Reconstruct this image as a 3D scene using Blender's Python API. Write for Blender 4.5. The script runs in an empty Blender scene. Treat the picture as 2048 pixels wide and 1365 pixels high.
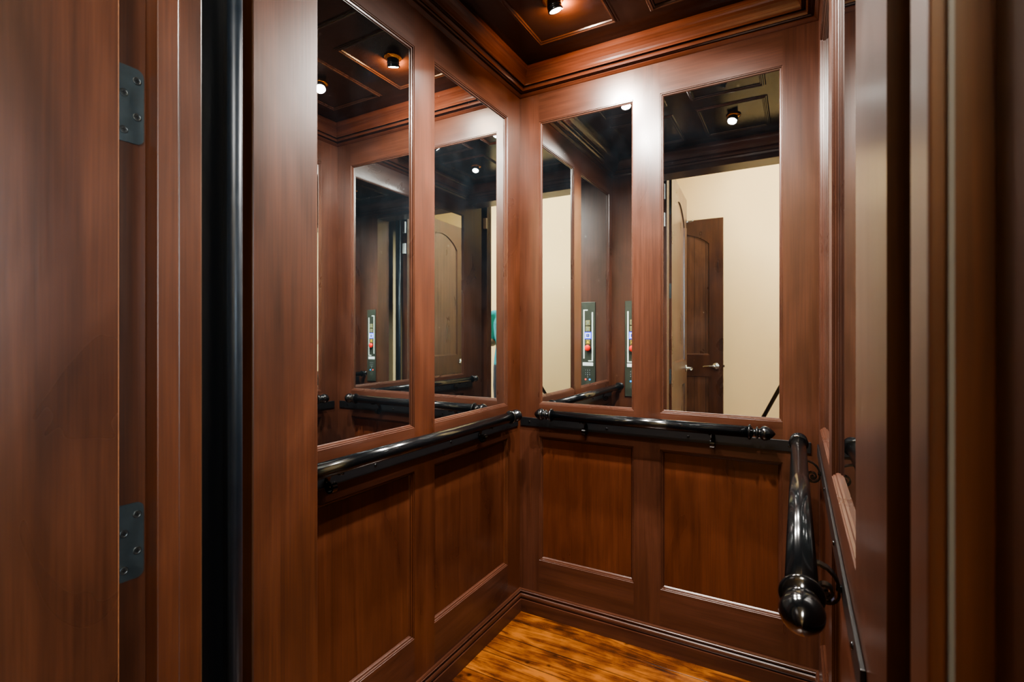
import bpy, bmesh, math, random
from mathutils import Vector, Matrix
random.seed(7)
C = bpy.context.scene.collection
PI = math.pi
def R(d): return d * PI / 180.0

# ------------------------------------------------------------------ measured layout (metres, floor at z = 0, x right, y into the lift car)
H = 1.191                                   # eye height
XL, XR, YB, YF = -1.050, 0.0637, 1.930, 0.698   # inside faces of the car
YC = 0.5565                                 # hall side of the car front
CEIL, CROWN, BASE = 2.315, 2.225, 0.096
MT, MBOT, PT, PB = 2.107, 0.901, 0.764, 0.234
LS = [(0.698, 0.750), (1.2346, 1.3341), (1.8236, 1.930)]        # side wall stiles (y)
BS = [(-1.050, -0.9564), (-0.5484, -0.4477), (-0.0399, 0.0637)]  # back wall stiles (x)
HEAD = 2.196                                # underside of the car opening
XJ = -0.847                                 # left edge of the car opening
JA, JB = -0.785, 0.092                      # hall door jambs
JY0, JYS, JY1 = 0.310, 0.3594, 0.4196       # hall face, stop, shaft face
HDTOP = 2.345

# ------------------------------------------------------------------ mesh helpers
class MB:
    def __init__(s): s.v = []; s.f = []; s.m = []; s.s = []
    def add(s, vs, fs, m=0, smooth=False):
        b = len(s.v); s.v += [tuple(p) for p in vs]
        for f in fs: s.f.append([b + i for i in f]); s.m.append(m); s.s.append(smooth)
        return s
    def box(s, x0, x1, y0, y1, z0, z1, m=0):
        x0, x1 = sorted((x0, x1)); y0, y1 = sorted((y0, y1)); z0, z1 = sorted((z0, z1))
        v = [(x0,y0,z0),(x1,y0,z0),(x1,y1,z0),(x0,y1,z0),(x0,y0,z1),(x1,y0,z1),(x1,y1,z1),(x0,y1,z1)]
        return s.add(v, [(3,2,1,0),(4,5,6,7),(0,1,5,4),(1,2,6,5),(2,3,7,6),(3,0,4,7)], m)
    def ring(s, u0, u1, v0, v1, prof, fn, m=0, m2=None, smooth=False):
        """mitred rectangular moulding; prof = [(inset, depth)], fn(u, v, depth) -> point; m for v-sides, m2 for u-sides"""
        m2 = m if m2 is None else m2
        L = []
        for (i, d) in prof:
            L.append([fn(u0+i, v0+i, d), fn(u1-i, v0+i, d), fn(u1-i, v1-i, d), fn(u0+i, v1-i, d)])
        for a, b in zip(L, L[1:]):
            for k in range(4):
                n = (k+1) % 4
                s.add([a[k], a[n], b[n], b[k]], [(0,1,2,3)], m2 if k % 2 == 0 else m, smooth)
        return s
    def strip(s, prof, fn, m=0, smooth=False, caps=True):
        """prof = [(a, b)], fn(a, b, end) -> point for end 0/1"""
        n = len(prof)
        A = [fn(a, b, 0) for a, b in prof]; B = [fn(a, b, 1) for a, b in prof]
        s.add(A + B, [(i, i+1, n+i+1, n+i) for i in range(n-1)], m, smooth)
        if caps: s.add(A, [tuple(range(n))], m); s.add(B, [tuple(reversed(range(n)))], m)
        return s
    def lathe(s, o, ax, prof, seg=24, m=0, smooth=True):
        """prof = [(along, radius)] about axis ax from point o"""
        o = Vector(o); ax = Vector(ax).normalized()
        t = Vector((0,0,1)) if abs(ax.z) < .9 else Vector((1,0,0))
        e1 = ax.cross(t).normalized(); e2 = ax.cross(e1).normalized()
        vs = []; 
        for (h, r) in prof:
            for k in range(seg):
                a = 2*PI*k/seg
                vs.append(o + ax*h + (e1*math.cos(a) + e2*math.sin(a))*max(r, 1e-5))
        fs = []
        for i in range(len(prof)-1):
            for k in range(seg):
                n = (k+1) % seg
                fs.append((i*seg+k, i*seg+n, (i+1)*seg+n, (i+1)*seg+k))
        s.add(vs, fs, m, smooth)
        for i, rev in ((0, True), (len(prof)-1, False)):
            if prof[i][1] > 1e-4:
                ids = list(range(i*seg, (i+1)*seg))
                s.add([vs[j] for j in ids], [tuple(range(seg))], m)
        return s
    def cyl(s, p0, p1, r, seg=20, m=0):
        d = Vector(p1) - Vector(p0)
        return s.lathe(p0, d, [(0, r), (d.length, r)], seg, m)
    def tube(s, pts, r, seg=10, m=0):
        pts = [Vector(p) for p in pts]; n = len(pts); vs = []; prev = None
        for i, p in enumerate(pts):
            t = (pts[min(i+1, n-1)] - pts[max(i-1, 0)]).normalized()
            if prev is None:
                a = Vector((0,0,1)) if abs(t.z) < .9 else Vector((1,0,0)); e1 = t.cross(a).normalized()
            else: e1 = (prev - t*prev.dot(t)).normalized()
            prev = e1; e2 = t.cross(e1); rr = r[i] if isinstance(r, (list, tuple)) else r
            for k in range(seg):
                a = 2*PI*k/seg; vs.append(p + (e1*math.cos(a) + e2*math.sin(a))*rr)
        fs = [(i*seg+k, i*seg+(k+1) % seg, (i+1)*seg+(k+1) % seg, (i+1)*seg+k) for i in range(n-1) for k in range(seg)]
        s.add(vs, fs, m, True)
        s.add(vs[:seg], [tuple(range(seg))], m); s.add(vs[-seg:], [tuple(range(seg))], m)
        return s
    def ribbon(s, pts, th, fn, w, m=0):
        """flat bar bent along 2-D polyline pts, thickness th; fn(a, b, c) -> point, c across the width +-w/2"""
        n = len(pts); L = []; Rr = []
        for i, (a, b) in enumerate(pts):
            p = pts[max(i-1, 0)]; q = pts[min(i+1, n-1)]
            dx, dy = q[0]-p[0], q[1]-p[1]; l = math.hypot(dx, dy) or 1
            nx, ny = -dy/l*th/2, dx/l*th/2
            L.append((a+nx, b+ny)); Rr.append((a-nx, b-ny))
        loop = L + Rr[::-1]; N = len(loop)
        A = [fn(a, b, -w/2) for a, b in loop]; B = [fn(a, b, w/2) for a, b in loop]
        s.add(A+B, [(i, (i+1) % N, N+(i+1) % N, N+i) for i in range(N)], m)
        for i in range(n-1):
            s.add([A[i], A[i+1], A[N-2-i], A[N-1-i]], [(0,1,2,3)], m)
            s.add([B[i], B[i+1], B[N-2-i], B[N-1-i]], [(3,2,1,0)], m)
        return s

def obj(name, mb, mats, parent=None, bevel=0, loc=None):
    me = bpy.data.meshes.new(name)
    me.from_pydata([tuple(p) for p in mb.v], [], mb.f)
    if not isinstance(mats, (list, tuple)): mats = [mats]
    for m in mats: me.materials.append(m)
    for p, mi, sm in zip(me.polygons, mb.m, mb.s): p.material_index = mi; p.use_smooth = sm
    bm = bmesh.new(); bm.from_mesh(me)
    bmesh.ops.remove_doubles(bm, verts=bm.verts, dist=1e-5)
    bmesh.ops.recalc_face_normals(bm, faces=bm.faces)
    bm.to_mesh(me); bm.free()
    o = bpy.data.objects.new(name, me); C.objects.link(o)
    if parent: o.parent = parent
    if loc: o.location = loc
    if bevel:
        b = o.modifiers.new('bevel', 'BEVEL'); b.width = bevel; b.segments = 2; b.limit_method = 'ANGLE'; b.angle_limit = R(50)
        b.harden_normals = False
    return o
def tag(o, label, cat, group=None, kind=None):
    o['label'] = label; o['category'] = cat
    if group: o['group'] = group
    if kind: o['kind'] = kind
    return o
def empty(name, loc=(0,0,0), rotz=0):
    o = bpy.data.objects.new(name, None); C.objects.link(o); o.empty_display_size = .05
    o.location = loc; o.rotation_euler = (0, 0, rotz); return o
def copy_tree(o, parent=None):
    c = o.copy(); C.objects.link(c)
    if parent: c.parent = parent
    for ch in list(o.children): copy_tree(ch, c)
    return c

# ------------------------------------------------------------------ materials
def srgb(r, g, b):
    f = lambda c: c/12.92 if c <= .04045 else ((c+.055)/1.055)**2.4
    return (f(r/255), f(g/255), f(b/255), 1)
def newmat(name):
    m = bpy.data.materials.new(name); m.use_nodes = True; nt = m.node_tree
    b = nt.nodes['Principled BSDF']; return m, nt, b
def N(nt, t, **kw):
    n = nt.nodes.new(t)
    for k, v in kw.items(): setattr(n, k, v)
    return n
def simple(name, col, rough=.5, metal=0, spec=.5, coat=0, emit=None, es=0, noise=0, nscale=30, bump=0):
    m, nt, b = newmat(name)
    b.inputs['Base Color'].default_value = col; b.inputs['Roughness'].default_value = rough
    b.inputs['Metallic'].default_value = metal; b.inputs['Specular IOR Level'].default_value = spec
    b.inputs['Coat Weight'].default_value = coat; b.inputs['Coat Roughness'].default_value = .08
    if emit: b.inputs['Emission Color'].default_value = emit; b.inputs['Emission Strength'].default_value = es
    if noise or bump:
        tc = N(nt, 'ShaderNodeTexCoord'); nz = N(nt, 'ShaderNodeTexNoise'); nz.inputs['Scale'].default_value = nscale
        nz.inputs['Detail'].default_value = 5; nt.links.new(tc.outputs['Object'], nz.inputs['Vector'])
        if noise:
            mx = N(nt, 'ShaderNodeMix', data_type='RGBA', blend_type='MULTIPLY'); mx.inputs['Factor'].default_value = noise
            mx.inputs['A'].default_value = col; nt.links.new(nz.outputs['Color'], mx.inputs['B'])
            hs = N(nt, 'ShaderNodeHueSaturation'); hs.inputs['Saturation'].default_value = 0; hs.inputs['Value'].default_value = 1.9
            nt.links.new(nz.outputs['Color'], hs.inputs['Color']); nt.links.new(hs.outputs['Color'], mx.inputs['B'])
            nt.links.new(mx.outputs['Result'], b.inputs['Base Color'])
            mr = N(nt, 'ShaderNodeMapRange'); mr.inputs['To Min'].default_value = max(0, rough-.1); mr.inputs['To Max'].default_value = rough+.12
            nt.links.new(nz.outputs['Fac'], mr.inputs['Value']); nt.links.new(mr.outputs['Result'], b.inputs['Roughness'])
        if bump:
            bp = N(nt, 'ShaderNodeBump'); bp.inputs['Strength'].default_value = bump; bp.inputs['Distance'].default_value = .002
            nt.links.new(nz.outputs['Fac'], bp.inputs['Height']); nt.links.new(bp.outputs['Normal'], b.inputs['Normal'])
    return m
def wood(name, axis='Z', dark=(42,22,15), mid=(61,35,24), light=(75,45,33), rough=.28, groove=None, knots=0, nicks=0, contrast=.8, spec=.5, seed=0.0, coat=0):
    m, nt, b = newmat(name); L = nt.links.new
    tc = N(nt, 'ShaderNodeTexCoord')
    def mapped(ac, al, off=0):
        mp = N(nt, 'ShaderNodeMapping'); sc = {'X': (al,ac,ac), 'Y': (ac,al,ac), 'Z': (ac,ac,al)}[axis]
        mp.inputs['Scale'].default_value = sc; mp.inputs['Location'].default_value = (off+seed, off*1.3+seed, off*.7+seed)
        L(tc.outputs['Object'], mp.inputs['Vector']); return mp
    n1 = N(nt, 'ShaderNodeTexNoise'); n1.inputs['Scale'].default_value = 1; n1.inputs['Detail'].default_value = 7
    n1.inputs['Roughness'].default_value = .6; n1.inputs['Distortion'].default_value = .9
    L(mapped(22, 1.1).outputs['Vector'], n1.inputs['Vector'])
    n2 = N(nt, 'ShaderNodeTexNoise'); n2.inputs['Scale'].default_value = 1; n2.inputs['Detail'].default_value = 4
    L(mapped(260, 5, 3).outputs['Vector'], n2.inputs['Vector'])
    n3 = N(nt, 'ShaderNodeTexNoise'); n3.inputs['Scale'].default_value = 1; n3.inputs['Detail'].default_value = 3; n3.inputs['Distortion'].default_value = 1.2
    L(mapped(5.5, 2.2, 9).outputs['Vector'], n3.inputs['Vector'])
    ad = N(nt, 'ShaderNodeMath', operation='MULTIPLY_ADD'); ad.inputs[1].default_value = .55
    L(n1.outputs['Fac'], ad.inputs[0])
    sc3 = N(nt, 'ShaderNodeMath', operation='MULTIPLY'); sc3.inputs[1].default_value = .45; L(n3.outputs['Fac'], sc3.inputs[0]); L(sc3.outputs[0], ad.inputs[2])
    cr = N(nt, 'ShaderNodeValToRGB'); e = cr.color_ramp.elements
    w = .17/contrast
    e[0].position = .5-w; e[0].color = srgb(*dark); e[1].position = .5+w; e[1].color = srgb(*light)
    k = e.new(.5); k.color = srgb(*mid)
    L(ad.outputs[0], cr.inputs['Fac'])
    mr = N(nt, 'ShaderNodeMapRange'); mr.inputs['From Min'].default_value = .3; mr.inputs['From Max'].default_value = .7
    mr.inputs['To Min'].default_value = .80; mr.inputs['To Max'].default_value = 1.14
    L(n2.outputs['Fac'], mr.inputs['Value'])
    mx = N(nt, 'ShaderNodeMix', data_type='RGBA', blend_type='MULTIPLY'); mx.inputs['Factor'].default_value = 1
    L(cr.outputs['Color'], mx.inputs['A']); L(mr.outputs['Result'], mx.inputs['B'])
    out = mx.outputs['Result']
    if knots:
        vo = N(nt, 'ShaderNodeTexVoronoi'); vo.inputs['Scale'].default_value = 1
        L(mapped(knots, knots*.45, 5).outputs['Vector'], vo.inputs['Vector'])
        r2 = N(nt, 'ShaderNodeMapRange'); r2.inputs['From Min'].default_value = .05; r2.inputs['From Max'].default_value = .26
        r2.inputs['To Min'].default_value = .35; r2.inputs['To Max'].default_value = 1
        L(vo.outputs['Distance'], r2.inputs['Value'])
        m2 = N(nt, 'ShaderNodeMix', data_type='RGBA', blend_type='MULTIPLY'); m2.inputs['Factor'].default_value = .8
        L(out, m2.inputs['A']); L(r2.outputs['Result'], m2.inputs['B']); out = m2.outputs['Result']
    if nicks:
        vo = N(nt, 'ShaderNodeTexVoronoi'); vo.inputs['Scale'].default_value = 1
        L(mapped(nicks, nicks*.5, 2).outputs['Vector'], vo.inputs['Vector'])
        lt = N(nt, 'ShaderNodeMath', operation='LESS_THAN'); lt.inputs[1].default_value = .022; L(vo.outputs['Distance'], lt.inputs[0])
        sx = N(nt, 'ShaderNodeSeparateColor'); L(vo.outputs['Color'], sx.inputs['Color'])
        l2 = N(nt, 'ShaderNodeMath', operation='LESS_THAN'); l2.inputs[1].default_value = .3; L(sx.outputs['Red'], l2.inputs[0])
        ml = N(nt, 'ShaderNodeMath', operation='MULTIPLY'); L(lt.outputs[0], ml.inputs[0]); L(l2.outputs[0], ml.inputs[1])
        m3 = N(nt, 'ShaderNodeMix', data_type='RGBA'); L(ml.outputs[0], m3.inputs['Factor']); L(out, m3.inputs['A']); m3.inputs['B'].default_value = srgb(190,165,140)
        out = m3.outputs['Result']
    hgt = n2.outputs['Fac']
    if groove:                                  # v-grooved boards every `groove` metres across local x
        sp = N(nt, 'ShaderNodeSeparateXYZ'); L(tc.outputs['Object'], sp.inputs['Vector'])
        dv = N(nt, 'ShaderNodeMath', operation='DIVIDE'); dv.inputs[1].default_value = groove; L(sp.outputs['X'], dv.inputs[0])
        fr = N(nt, 'ShaderNodeMath', operation='FRACT'); L(dv.outputs[0], fr.inputs[0])
        pp = N(nt, 'ShaderNodeMath', operation='SUBTRACT'); pp.inputs[1].default_value = .5; L(fr.outputs[0], pp.inputs[0])
        ab = N(nt, 'ShaderNodeMath', operation='ABSOLUTE'); L(pp.outputs[0], ab.inputs[0])
        g = N(nt, 'ShaderNodeMapRange'); g.inputs['From Min'].default_value = 0; g.inputs['From Max'].default_value = .05
        g.inputs['To Min'].default_value = .3; g.inputs['To Max'].default_value = 1; L(ab.outputs[0], g.inputs['Value'])
        m4 = N(nt, 'ShaderNodeMix', data_type='RGBA', blend_type='MULTIPLY'); m4.inputs['Factor'].default_value = 1
        L(out, m4.inputs['A']); L(g.outputs['Result'], m4.inputs['B']); out = m4.outputs['Result']
    L(out, b.inputs['Base Color'])
    rr = N(nt, 'ShaderNodeMapRange'); rr.inputs['To Min'].default_value = rough-.05; rr.inputs['To Max'].default_value = rough+.08
    L(n3.outputs['Fac'], rr.inputs['Value']); L(rr.outputs['Result'], b.inputs['Roughness'])
    bp = N(nt, 'ShaderNodeBump'); bp.inputs['Strength'].default_value = .06; bp.inputs['Distance'].default_value = .001
    L(hgt, bp.inputs['Height']); L(bp.outputs['Normal'], b.inputs['Normal'])
    b.inputs['Specular IOR Level'].default_value = spec
    b.inputs['Coat Weight'].default_value = coat; b.inputs['Coat Roughness'].default_value = .12
    return m
def planks(name, axis='X', width=.115, cols=((28,14,8),(78,41,18),(124,75,32)), rough=.2):
    """hand-scraped boards running along `axis` with dark seams and knots"""
    m, nt, b = newmat(name); L = nt.links.new
    tc = N(nt, 'ShaderNodeTexCoord'); sp = N(nt, 'ShaderNodeSeparateXYZ'); L(tc.outputs['Object'], sp.inputs['Vector'])
    ac, al = ('Y', 'X') if axis == 'X' else ('X', 'Y')
    dv = N(nt, 'ShaderNodeMath', operation='DIVIDE'); dv.inputs[1].default_value = width; L(sp.outputs[ac], dv.inputs[0])
    fl = N(nt, 'ShaderNodeMath', operation='FLOOR'); L(dv.outputs[0], fl.inputs[0])
    fr = N(nt, 'ShaderNodeMath', operation='FRACT'); L(dv.outputs[0], fr.inputs[0])
    wn = N(nt, 'ShaderNodeTexWhiteNoise', noise_dimensions='1D'); L(fl.outputs[0], wn.inputs['W'])
    of = N(nt, 'ShaderNodeMath', operation='MULTIPLY'); of.inputs[1].default_value = 37; L(wn.outputs['Value'], of.inputs[0])
    cb = N(nt, 'ShaderNodeCombineXYZ')
    s1 = N(nt, 'ShaderNodeMath', operation='MULTIPLY_ADD'); s1.inputs[1].default_value = 3.2; L(sp.outputs[al], s1.inputs[0]); L(of.outputs[0], s1.inputs[2])
    s2 = N(nt, 'ShaderNodeMath', operation='MULTIPLY'); s2.inputs[1].default_value = 26; L(sp.outputs[ac], s2.inputs[0])
    L(s1.outputs[0], cb.inputs['X']); L(s2.outputs[0], cb.inputs['Y'])
    n1 = N(nt, 'ShaderNodeTexNoise'); n1.inputs['Scale'].default_value = 1; n1.inputs['Detail'].default_value = 8; n1.inputs['Roughness'].default_value = .65; n1.inputs['Distortion'].default_value = 1.4
    L(cb.outputs['Vector'], n1.inputs['Vector'])
    bl = N(nt, 'ShaderNodeTexNoise'); bl.inputs['Scale'].default_value = 9; bl.inputs['Detail'].default_value = 5; L(tc.outputs['Object'], bl.inputs['Vector'])
    a1 = N(nt, 'ShaderNodeMath', operation='MULTIPLY_ADD'); a1.inputs[1].default_value = .7; L(n1.outputs['Fac'], a1.inputs[0])
    a2 = N(nt, 'ShaderNodeMath', operation='MULTIPLY_ADD'); a2.inputs[1].default_value = .5; L(bl.outputs['Fac'], a2.inputs[0])
    a3 = N(nt, 'ShaderNodeMath', operation='MULTIPLY'); a3.inputs[1].default_value = .12; L(wn.outputs['Value'], a3.inputs[0])
    L(a3.outputs[0], a2.inputs[2]); L(a2.outputs[0], a1.inputs[2])
    cr = N(nt, 'ShaderNodeValToRGB'); e = cr.color_ramp.elements
    e[0].position = .49; e[0].color = srgb(*cols[0]); e[1].position = .80; e[1].color = srgb(*cols[2]); k = e.new(.645); k.color = srgb(*cols[1])
    L(a1.outputs[0], cr.inputs['Fac'])
    vo = N(nt, 'ShaderNodeTexVoronoi'); vo.inputs['Scale'].default_value = 13; L(tc.outputs['Object'], vo.inputs['Vector'])
    kn = N(nt, 'ShaderNodeMapRange'); kn.inputs['From Min'].default_value = .05; kn.inputs['From Max'].default_value = .16; kn.inputs['To Min'].default_value = .2
    L(vo.outputs['Distance'], kn.inputs['Value'])
    pp = N(nt, 'ShaderNodeMath', operation='SUBTRACT'); pp.inputs[1].default_value = .5; L(fr.outputs[0], pp.inputs[0])
    ab = N(nt, 'ShaderNodeMath', operation='ABSOLUTE'); L(pp.outputs[0], ab.inputs[0])
    sm = N(nt, 'ShaderNodeMapRange'); sm.inputs['From Min'].default_value = .5; sm.inputs['From Max'].default_value = .475; sm.inputs['To Min'].default_value = .22
    L(ab.outputs[0], sm.inputs['Value'])
    mm = N(nt, 'ShaderNodeMath', operation='MULTIPLY'); L(kn.outputs['Result'], mm.inputs[0]); L(sm.outputs['Result'], mm.inputs[1])
    mx = N(nt, 'ShaderNodeMix', data_type='RGBA', blend_type='MULTIPLY'); mx.inputs['Factor'].default_value = 1
    L(cr.outputs['Color'], mx.inputs['A']); L(mm.outputs[0], mx.inputs['B']); L(mx.outputs['Result'], b.inputs['Base Color'])
    hh = N(nt, 'ShaderNodeMath', operation='MULTIPLY_ADD'); hh.inputs[1].default_value = .4; L(bl.outputs['Fac'], hh.inputs[0]); L(sm.outputs['Result'], hh.inputs[2])
    bp = N(nt, 'ShaderNodeBump'); bp.inputs['Strength'].default_value = .35; bp.inputs['Distance'].default_value = .004
    L(hh.outputs[0], bp.inputs['Height']); L(bp.outputs['Normal'], b.inputs['Normal'])
    b.inputs['Roughness'].default_value = rough
    return m
def mirror_mat():
    m, nt, b = newmat('mirror_glass'); L = nt.links.new
    gl = N(nt, 'ShaderNodeBsdfGlossy'); gl.inputs['Color'].default_value = (.86, .91, .91, 1); gl.inputs['Roughness'].default_value = 0
    df = N(nt, 'ShaderNodeBsdfDiffuse'); df.inputs['Color'].default_value = (.45, .62, .78, 1)
    tc = N(nt, 'ShaderNodeTexCoord'); nz = N(nt, 'ShaderNodeTexNoise'); nz.inputs['Scale'].default_value = 7; nz.inputs['Detail'].default_value = 6
    L(tc.outputs['Object'], nz.inputs['Vector'])
    mr = N(nt, 'ShaderNodeMapRange'); mr.inputs['From Min'].default_value = .45; mr.inputs['From Max'].default_value = .75
    mr.inputs['To Min'].default_value = .002; mr.inputs['To Max'].default_value = .006
    L(nz.outputs['Fac'], mr.inputs['Value'])
    mx = N(nt, 'ShaderNodeMixShader'); L(mr.outputs['Result'], mx.inputs['Fac']); L(gl.outputs[0], mx.inputs[1]); L(df.outputs[0], mx.inputs[2])
    L(mx.outputs[0], nt.nodes['Material Output'].inputs['Surface'])
    return m
def emission(name, col, s):
    m, nt, b = newmat(name)
    b.inputs['Base Color'].default_value = tuple(c*.5 for c in col[:3])+(1,); b.inputs['Emission Color'].default_value = col; b.inputs['Emission Strength'].default_value = s
    return m

WZ = wood('stained_wood_vertical', 'Z')
WX = wood('stained_wood_along_x', 'X')
WY = wood('stained_wood_along_y', 'Y')
WP = wood('stained_wood_panel', 'Z', dark=(49,23,13), mid=(68,35,20), light=(80,43,26), seed=4)
WPY = wood('side_wall_veneer', 'Z', dark=(46,22,13), mid=(65,35,21), light=(79,44,29), seed=7)
WJ = wood('jamb_wood', 'Z', dark=(42,22,12), mid=(66,36,21), light=(84,49,31), rough=.34, nicks=26, seed=11)
WD = wood('door_stile_wood', 'Z', dark=(42,24,16), mid=(64,37,24), light=(82,50,34), rough=.28, knots=5, nicks=20, seed=2)
WDP = wood('door_board_wood', 'Z', dark=(52,34,25), mid=(78,52,39), light=(98,67,51), rough=.28, groove=.105, knots=5, seed=21)
WCEIL = wood('ceiling_wood', 'X', dark=(30,17,12), mid=(44,26,19), light=(54,33,24), rough=.15, seed=5)
WCEIL2 = wood('ceiling_molding_wood', 'X', dark=(34,20,14), mid=(50,30,21), light=(62,38,27), rough=.22, seed=6)
WCX = wood('crown_wood_along_x', 'X', dark=(54,28,18), mid=(74,40,26), light=(89,51,36), rough=.19)
WCY = wood('crown_wood_along_y', 'Y', dark=(48,25,17), mid=(66,37,25), light=(81,47,33), rough=.19)
FLOORM = planks('hand_scraped_plank_floor')
HALLFLOOR = planks('hall_plank_floor', 'X')
MIR = mirror_mat()
BLACK = simple('black_painted_metal', srgb(9,11,13), .13, 0, .6)
BLACKM = simple('black_bar', srgb(12,13,15), .35)
BRONZE = simple('oil_rubbed_hinge', srgb(72,80,82), .40, .8, noise=.3, nscale=50)
SCREW = simple('screw_steel', srgb(84,86,84), .35, .9)
SLOT = simple('screw_recess', srgb(8,8,8), .6)
CHROME = simple('satin_nickel', srgb(185,195,200), .16, 1)
GOLD = simple('brass_trim', srgb(200,140,60), .2, 1)
GATE = simple('black_gate_metal', srgb(22,31,40), .40, .3, noise=.2, nscale=30)
SHAFT = simple('dark_shaft_board', srgb(14,12,11), .9, noise=.2)
CREAM = simple('cream_wall_paint', srgb(224,198,150), .75, noise=.08, nscale=3, bump=.12)
CEILP = simple('hall_ceiling_paint', srgb(226,220,205), .8, noise=.05)
SEAL = simple('grey_rubber_seal', srgb(84,82,77), .6)
WHITEBOX = simple('white_plastic', srgb(226,230,226), .4)
PLATE = simple('control_panel_face', srgb(66,70,60), .34, .5, noise=.15, nscale=40)
WLINE = simple('engraved_white_line', srgb(205,214,205), .5, emit=srgb(205,220,205), es=.12)
BUTM = simple('brass_button', srgb(176,166,116), .3, .6)
BUTF = simple('button_face', srgb(128,134,104), .35, .5)
BLUEL = emission('blue_lit_surround', (.012,.02,1,1), 1.1)
WHITEL = emission('white_lit_button', srgb(205,215,255), 1.0)
YEL = simple('yellow_button_face', srgb(222,180,40), .35, emit=srgb(230,180,30), es=.25)
OLIVE = simple('alarm_button_frame', srgb(110,98,40), .4)
RED = simple('red_stop_button', srgb(226,52,40), .3, coat=.5, emit=srgb(230,50,40), es=.2)
REDD = emission('red_key', srgb(240,80,60), .8)
BLUED = emission('blue_key', srgb(20,150,230), .8)
KEYT = simple('key_digit_print', srgb(170,180,172), .5, emit=srgb(170,180,172), es=.15)
KEYB = simple('key_cap', srgb(30,33,31), .4)
LAMP = emission('lamp_lens', (1.0, .94, .87, 1), 90)

# ------------------------------------------------------------------ lift car walls
STICK = [(0, 0), (.0012, .0022), (.004, .0022), (.0055, .006), (.009, .007), (.0105, .0105), (.014, .014)]   # (inset, depth) of the beaded edge
D_ = .014
fL = lambda u, v, d: (XL - d, u, v)
fR = lambda u, v, d: (XR + d, u, v)
fB = lambda u, v, d: (u, YB + d, v)
def side_wall(fn, name, stiles, u0, u1, mv, mh, mp, label):
    mb = MB()
    def bx(a, b, c, d, m, d0=0.0, d1=D_):
        p, q = fn(a, c, d0), fn(b, d, d1); mb.box(p[0], q[0], p[1], q[1], p[2], q[2], m)
    for a, b in stiles: bx(a, b, 0, CEIL, 0)
    for (a, b), (c, d) in zip(stiles, stiles[1:]):
        for z0, z1 in ((0, PB), (PT, MBOT), (MT, CEIL)): bx(b, c, z0, z1, 1)
    bx(u0, u1, 0, CEIL, 0, D_, .045)
    w = obj(name, mb, [mv, mh]); tag(w, label, 'wall', kind='structure')
    for (a, b), (c, d) in zip(stiles, stiles[1:]):
        pb = MB(); pb.ring(b, c, PB, PT, STICK, fn, 0, 1)
        i, dd = STICK[-1]
        q = [fn(b+i, PB+i, dd-.001), fn(c-i, PB+i, dd-.001), fn(c-i, PT-i, dd-.001), fn(b+i, PT-i, dd-.001)]
        pb.add(q, [(0,1,2,3)], 2)
        obj('panel', pb, [mv, mh, mp], w)
    return w
wl = side_wall(fL, 'wall_left', LS, YF, YB, WPY, WY, WPY, 'left wood panelled wall of the lift car below two tall mirrors')
wr = side_wall(fR, 'wall_right', [(0.505, .750)] + LS[1:], .505, YB, WZ, WY, WP, 'right wood panelled wall of the lift car seen edge-on')
wb = side_wall(fB, 'wall_back', BS, XL, XR, WZ, WX, WP, 'back wood panelled wall of the lift car facing the doorway')
def mirror(fn, u0, u1, label, mv, mh, base):
    o = empty('wall_mirror', base)
    g = lambda u, v, d: tuple(Vector(fn(u, v, d)) - Vector(base))
    i, dd = STICK[-1]
    mb = MB(); mb.add([g(u0+i-.003, MBOT+i-.003, dd-.003), g(u1-i+.003, MBOT+i-.003, dd-.003), g(u1-i+.003, MT-i+.003, dd-.003), g(u0+i-.003, MT-i+.003, dd-.003)], [(0,1,2,3)])
    obj('glass', mb, MIR, o)
    fb = MB(); fb.ring(u0, u1, MBOT, MT, STICK, g, 0, 1); obj('frame_molding', fb, [mv, mh], o)
    tag(o, label, 'mirror', 'tall mirrors let into the lift car walls'); return o
mirror(fL, .750, 1.2346, 'tall mirror on the left wall, the one nearer the doorway', WZ, WY, fL(.99, MBOT, 0))
mirror(fL, 1.3341, 1.8236, 'tall mirror on the left wall, the one beside the back corner', WZ, WY, fL(1.58, MBOT, 0))
mirror(fB, BS[0][1], BS[1][0], 'narrow tall back wall mirror beside the left corner, reflecting the control panel', WZ, WX, fB(-.75, MBOT, 0))
mirror(fB, BS[1][1], BS[2][0], 'back wall mirror reflecting the cream hall and open doors', WZ, WX, fB(-.24, MBOT, 0))
mirror(fR, 1.3341, 1.8236, 'sliver of mirror on the right wall beside the back wall', WZ, WY, fR(1.58, MBOT, 0))
mirror(fR, .750, 1.2346, 'sliver of mirror on the right wall nearest the doorway', WZ, WY, fR(.99, MBOT, 0))

# front of the car: left return, header, and the opening
mb = MB(); mb.box(XL-.045, XJ, YC, YF, 0, CEIL); 
wf = obj('wall_front', mb, WJ, bevel=.0025); tag(wf, 'wood jamb column at the left of the lift car opening', 'wall', kind='structure')
mb = MB(); mb.box(XJ, XR, YC, YF, HEAD, CEIL)
tag(obj('trim_1', mb, WX, bevel=.002), 'wood header across the top of the lift car opening', 'header', kind='structure')

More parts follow.
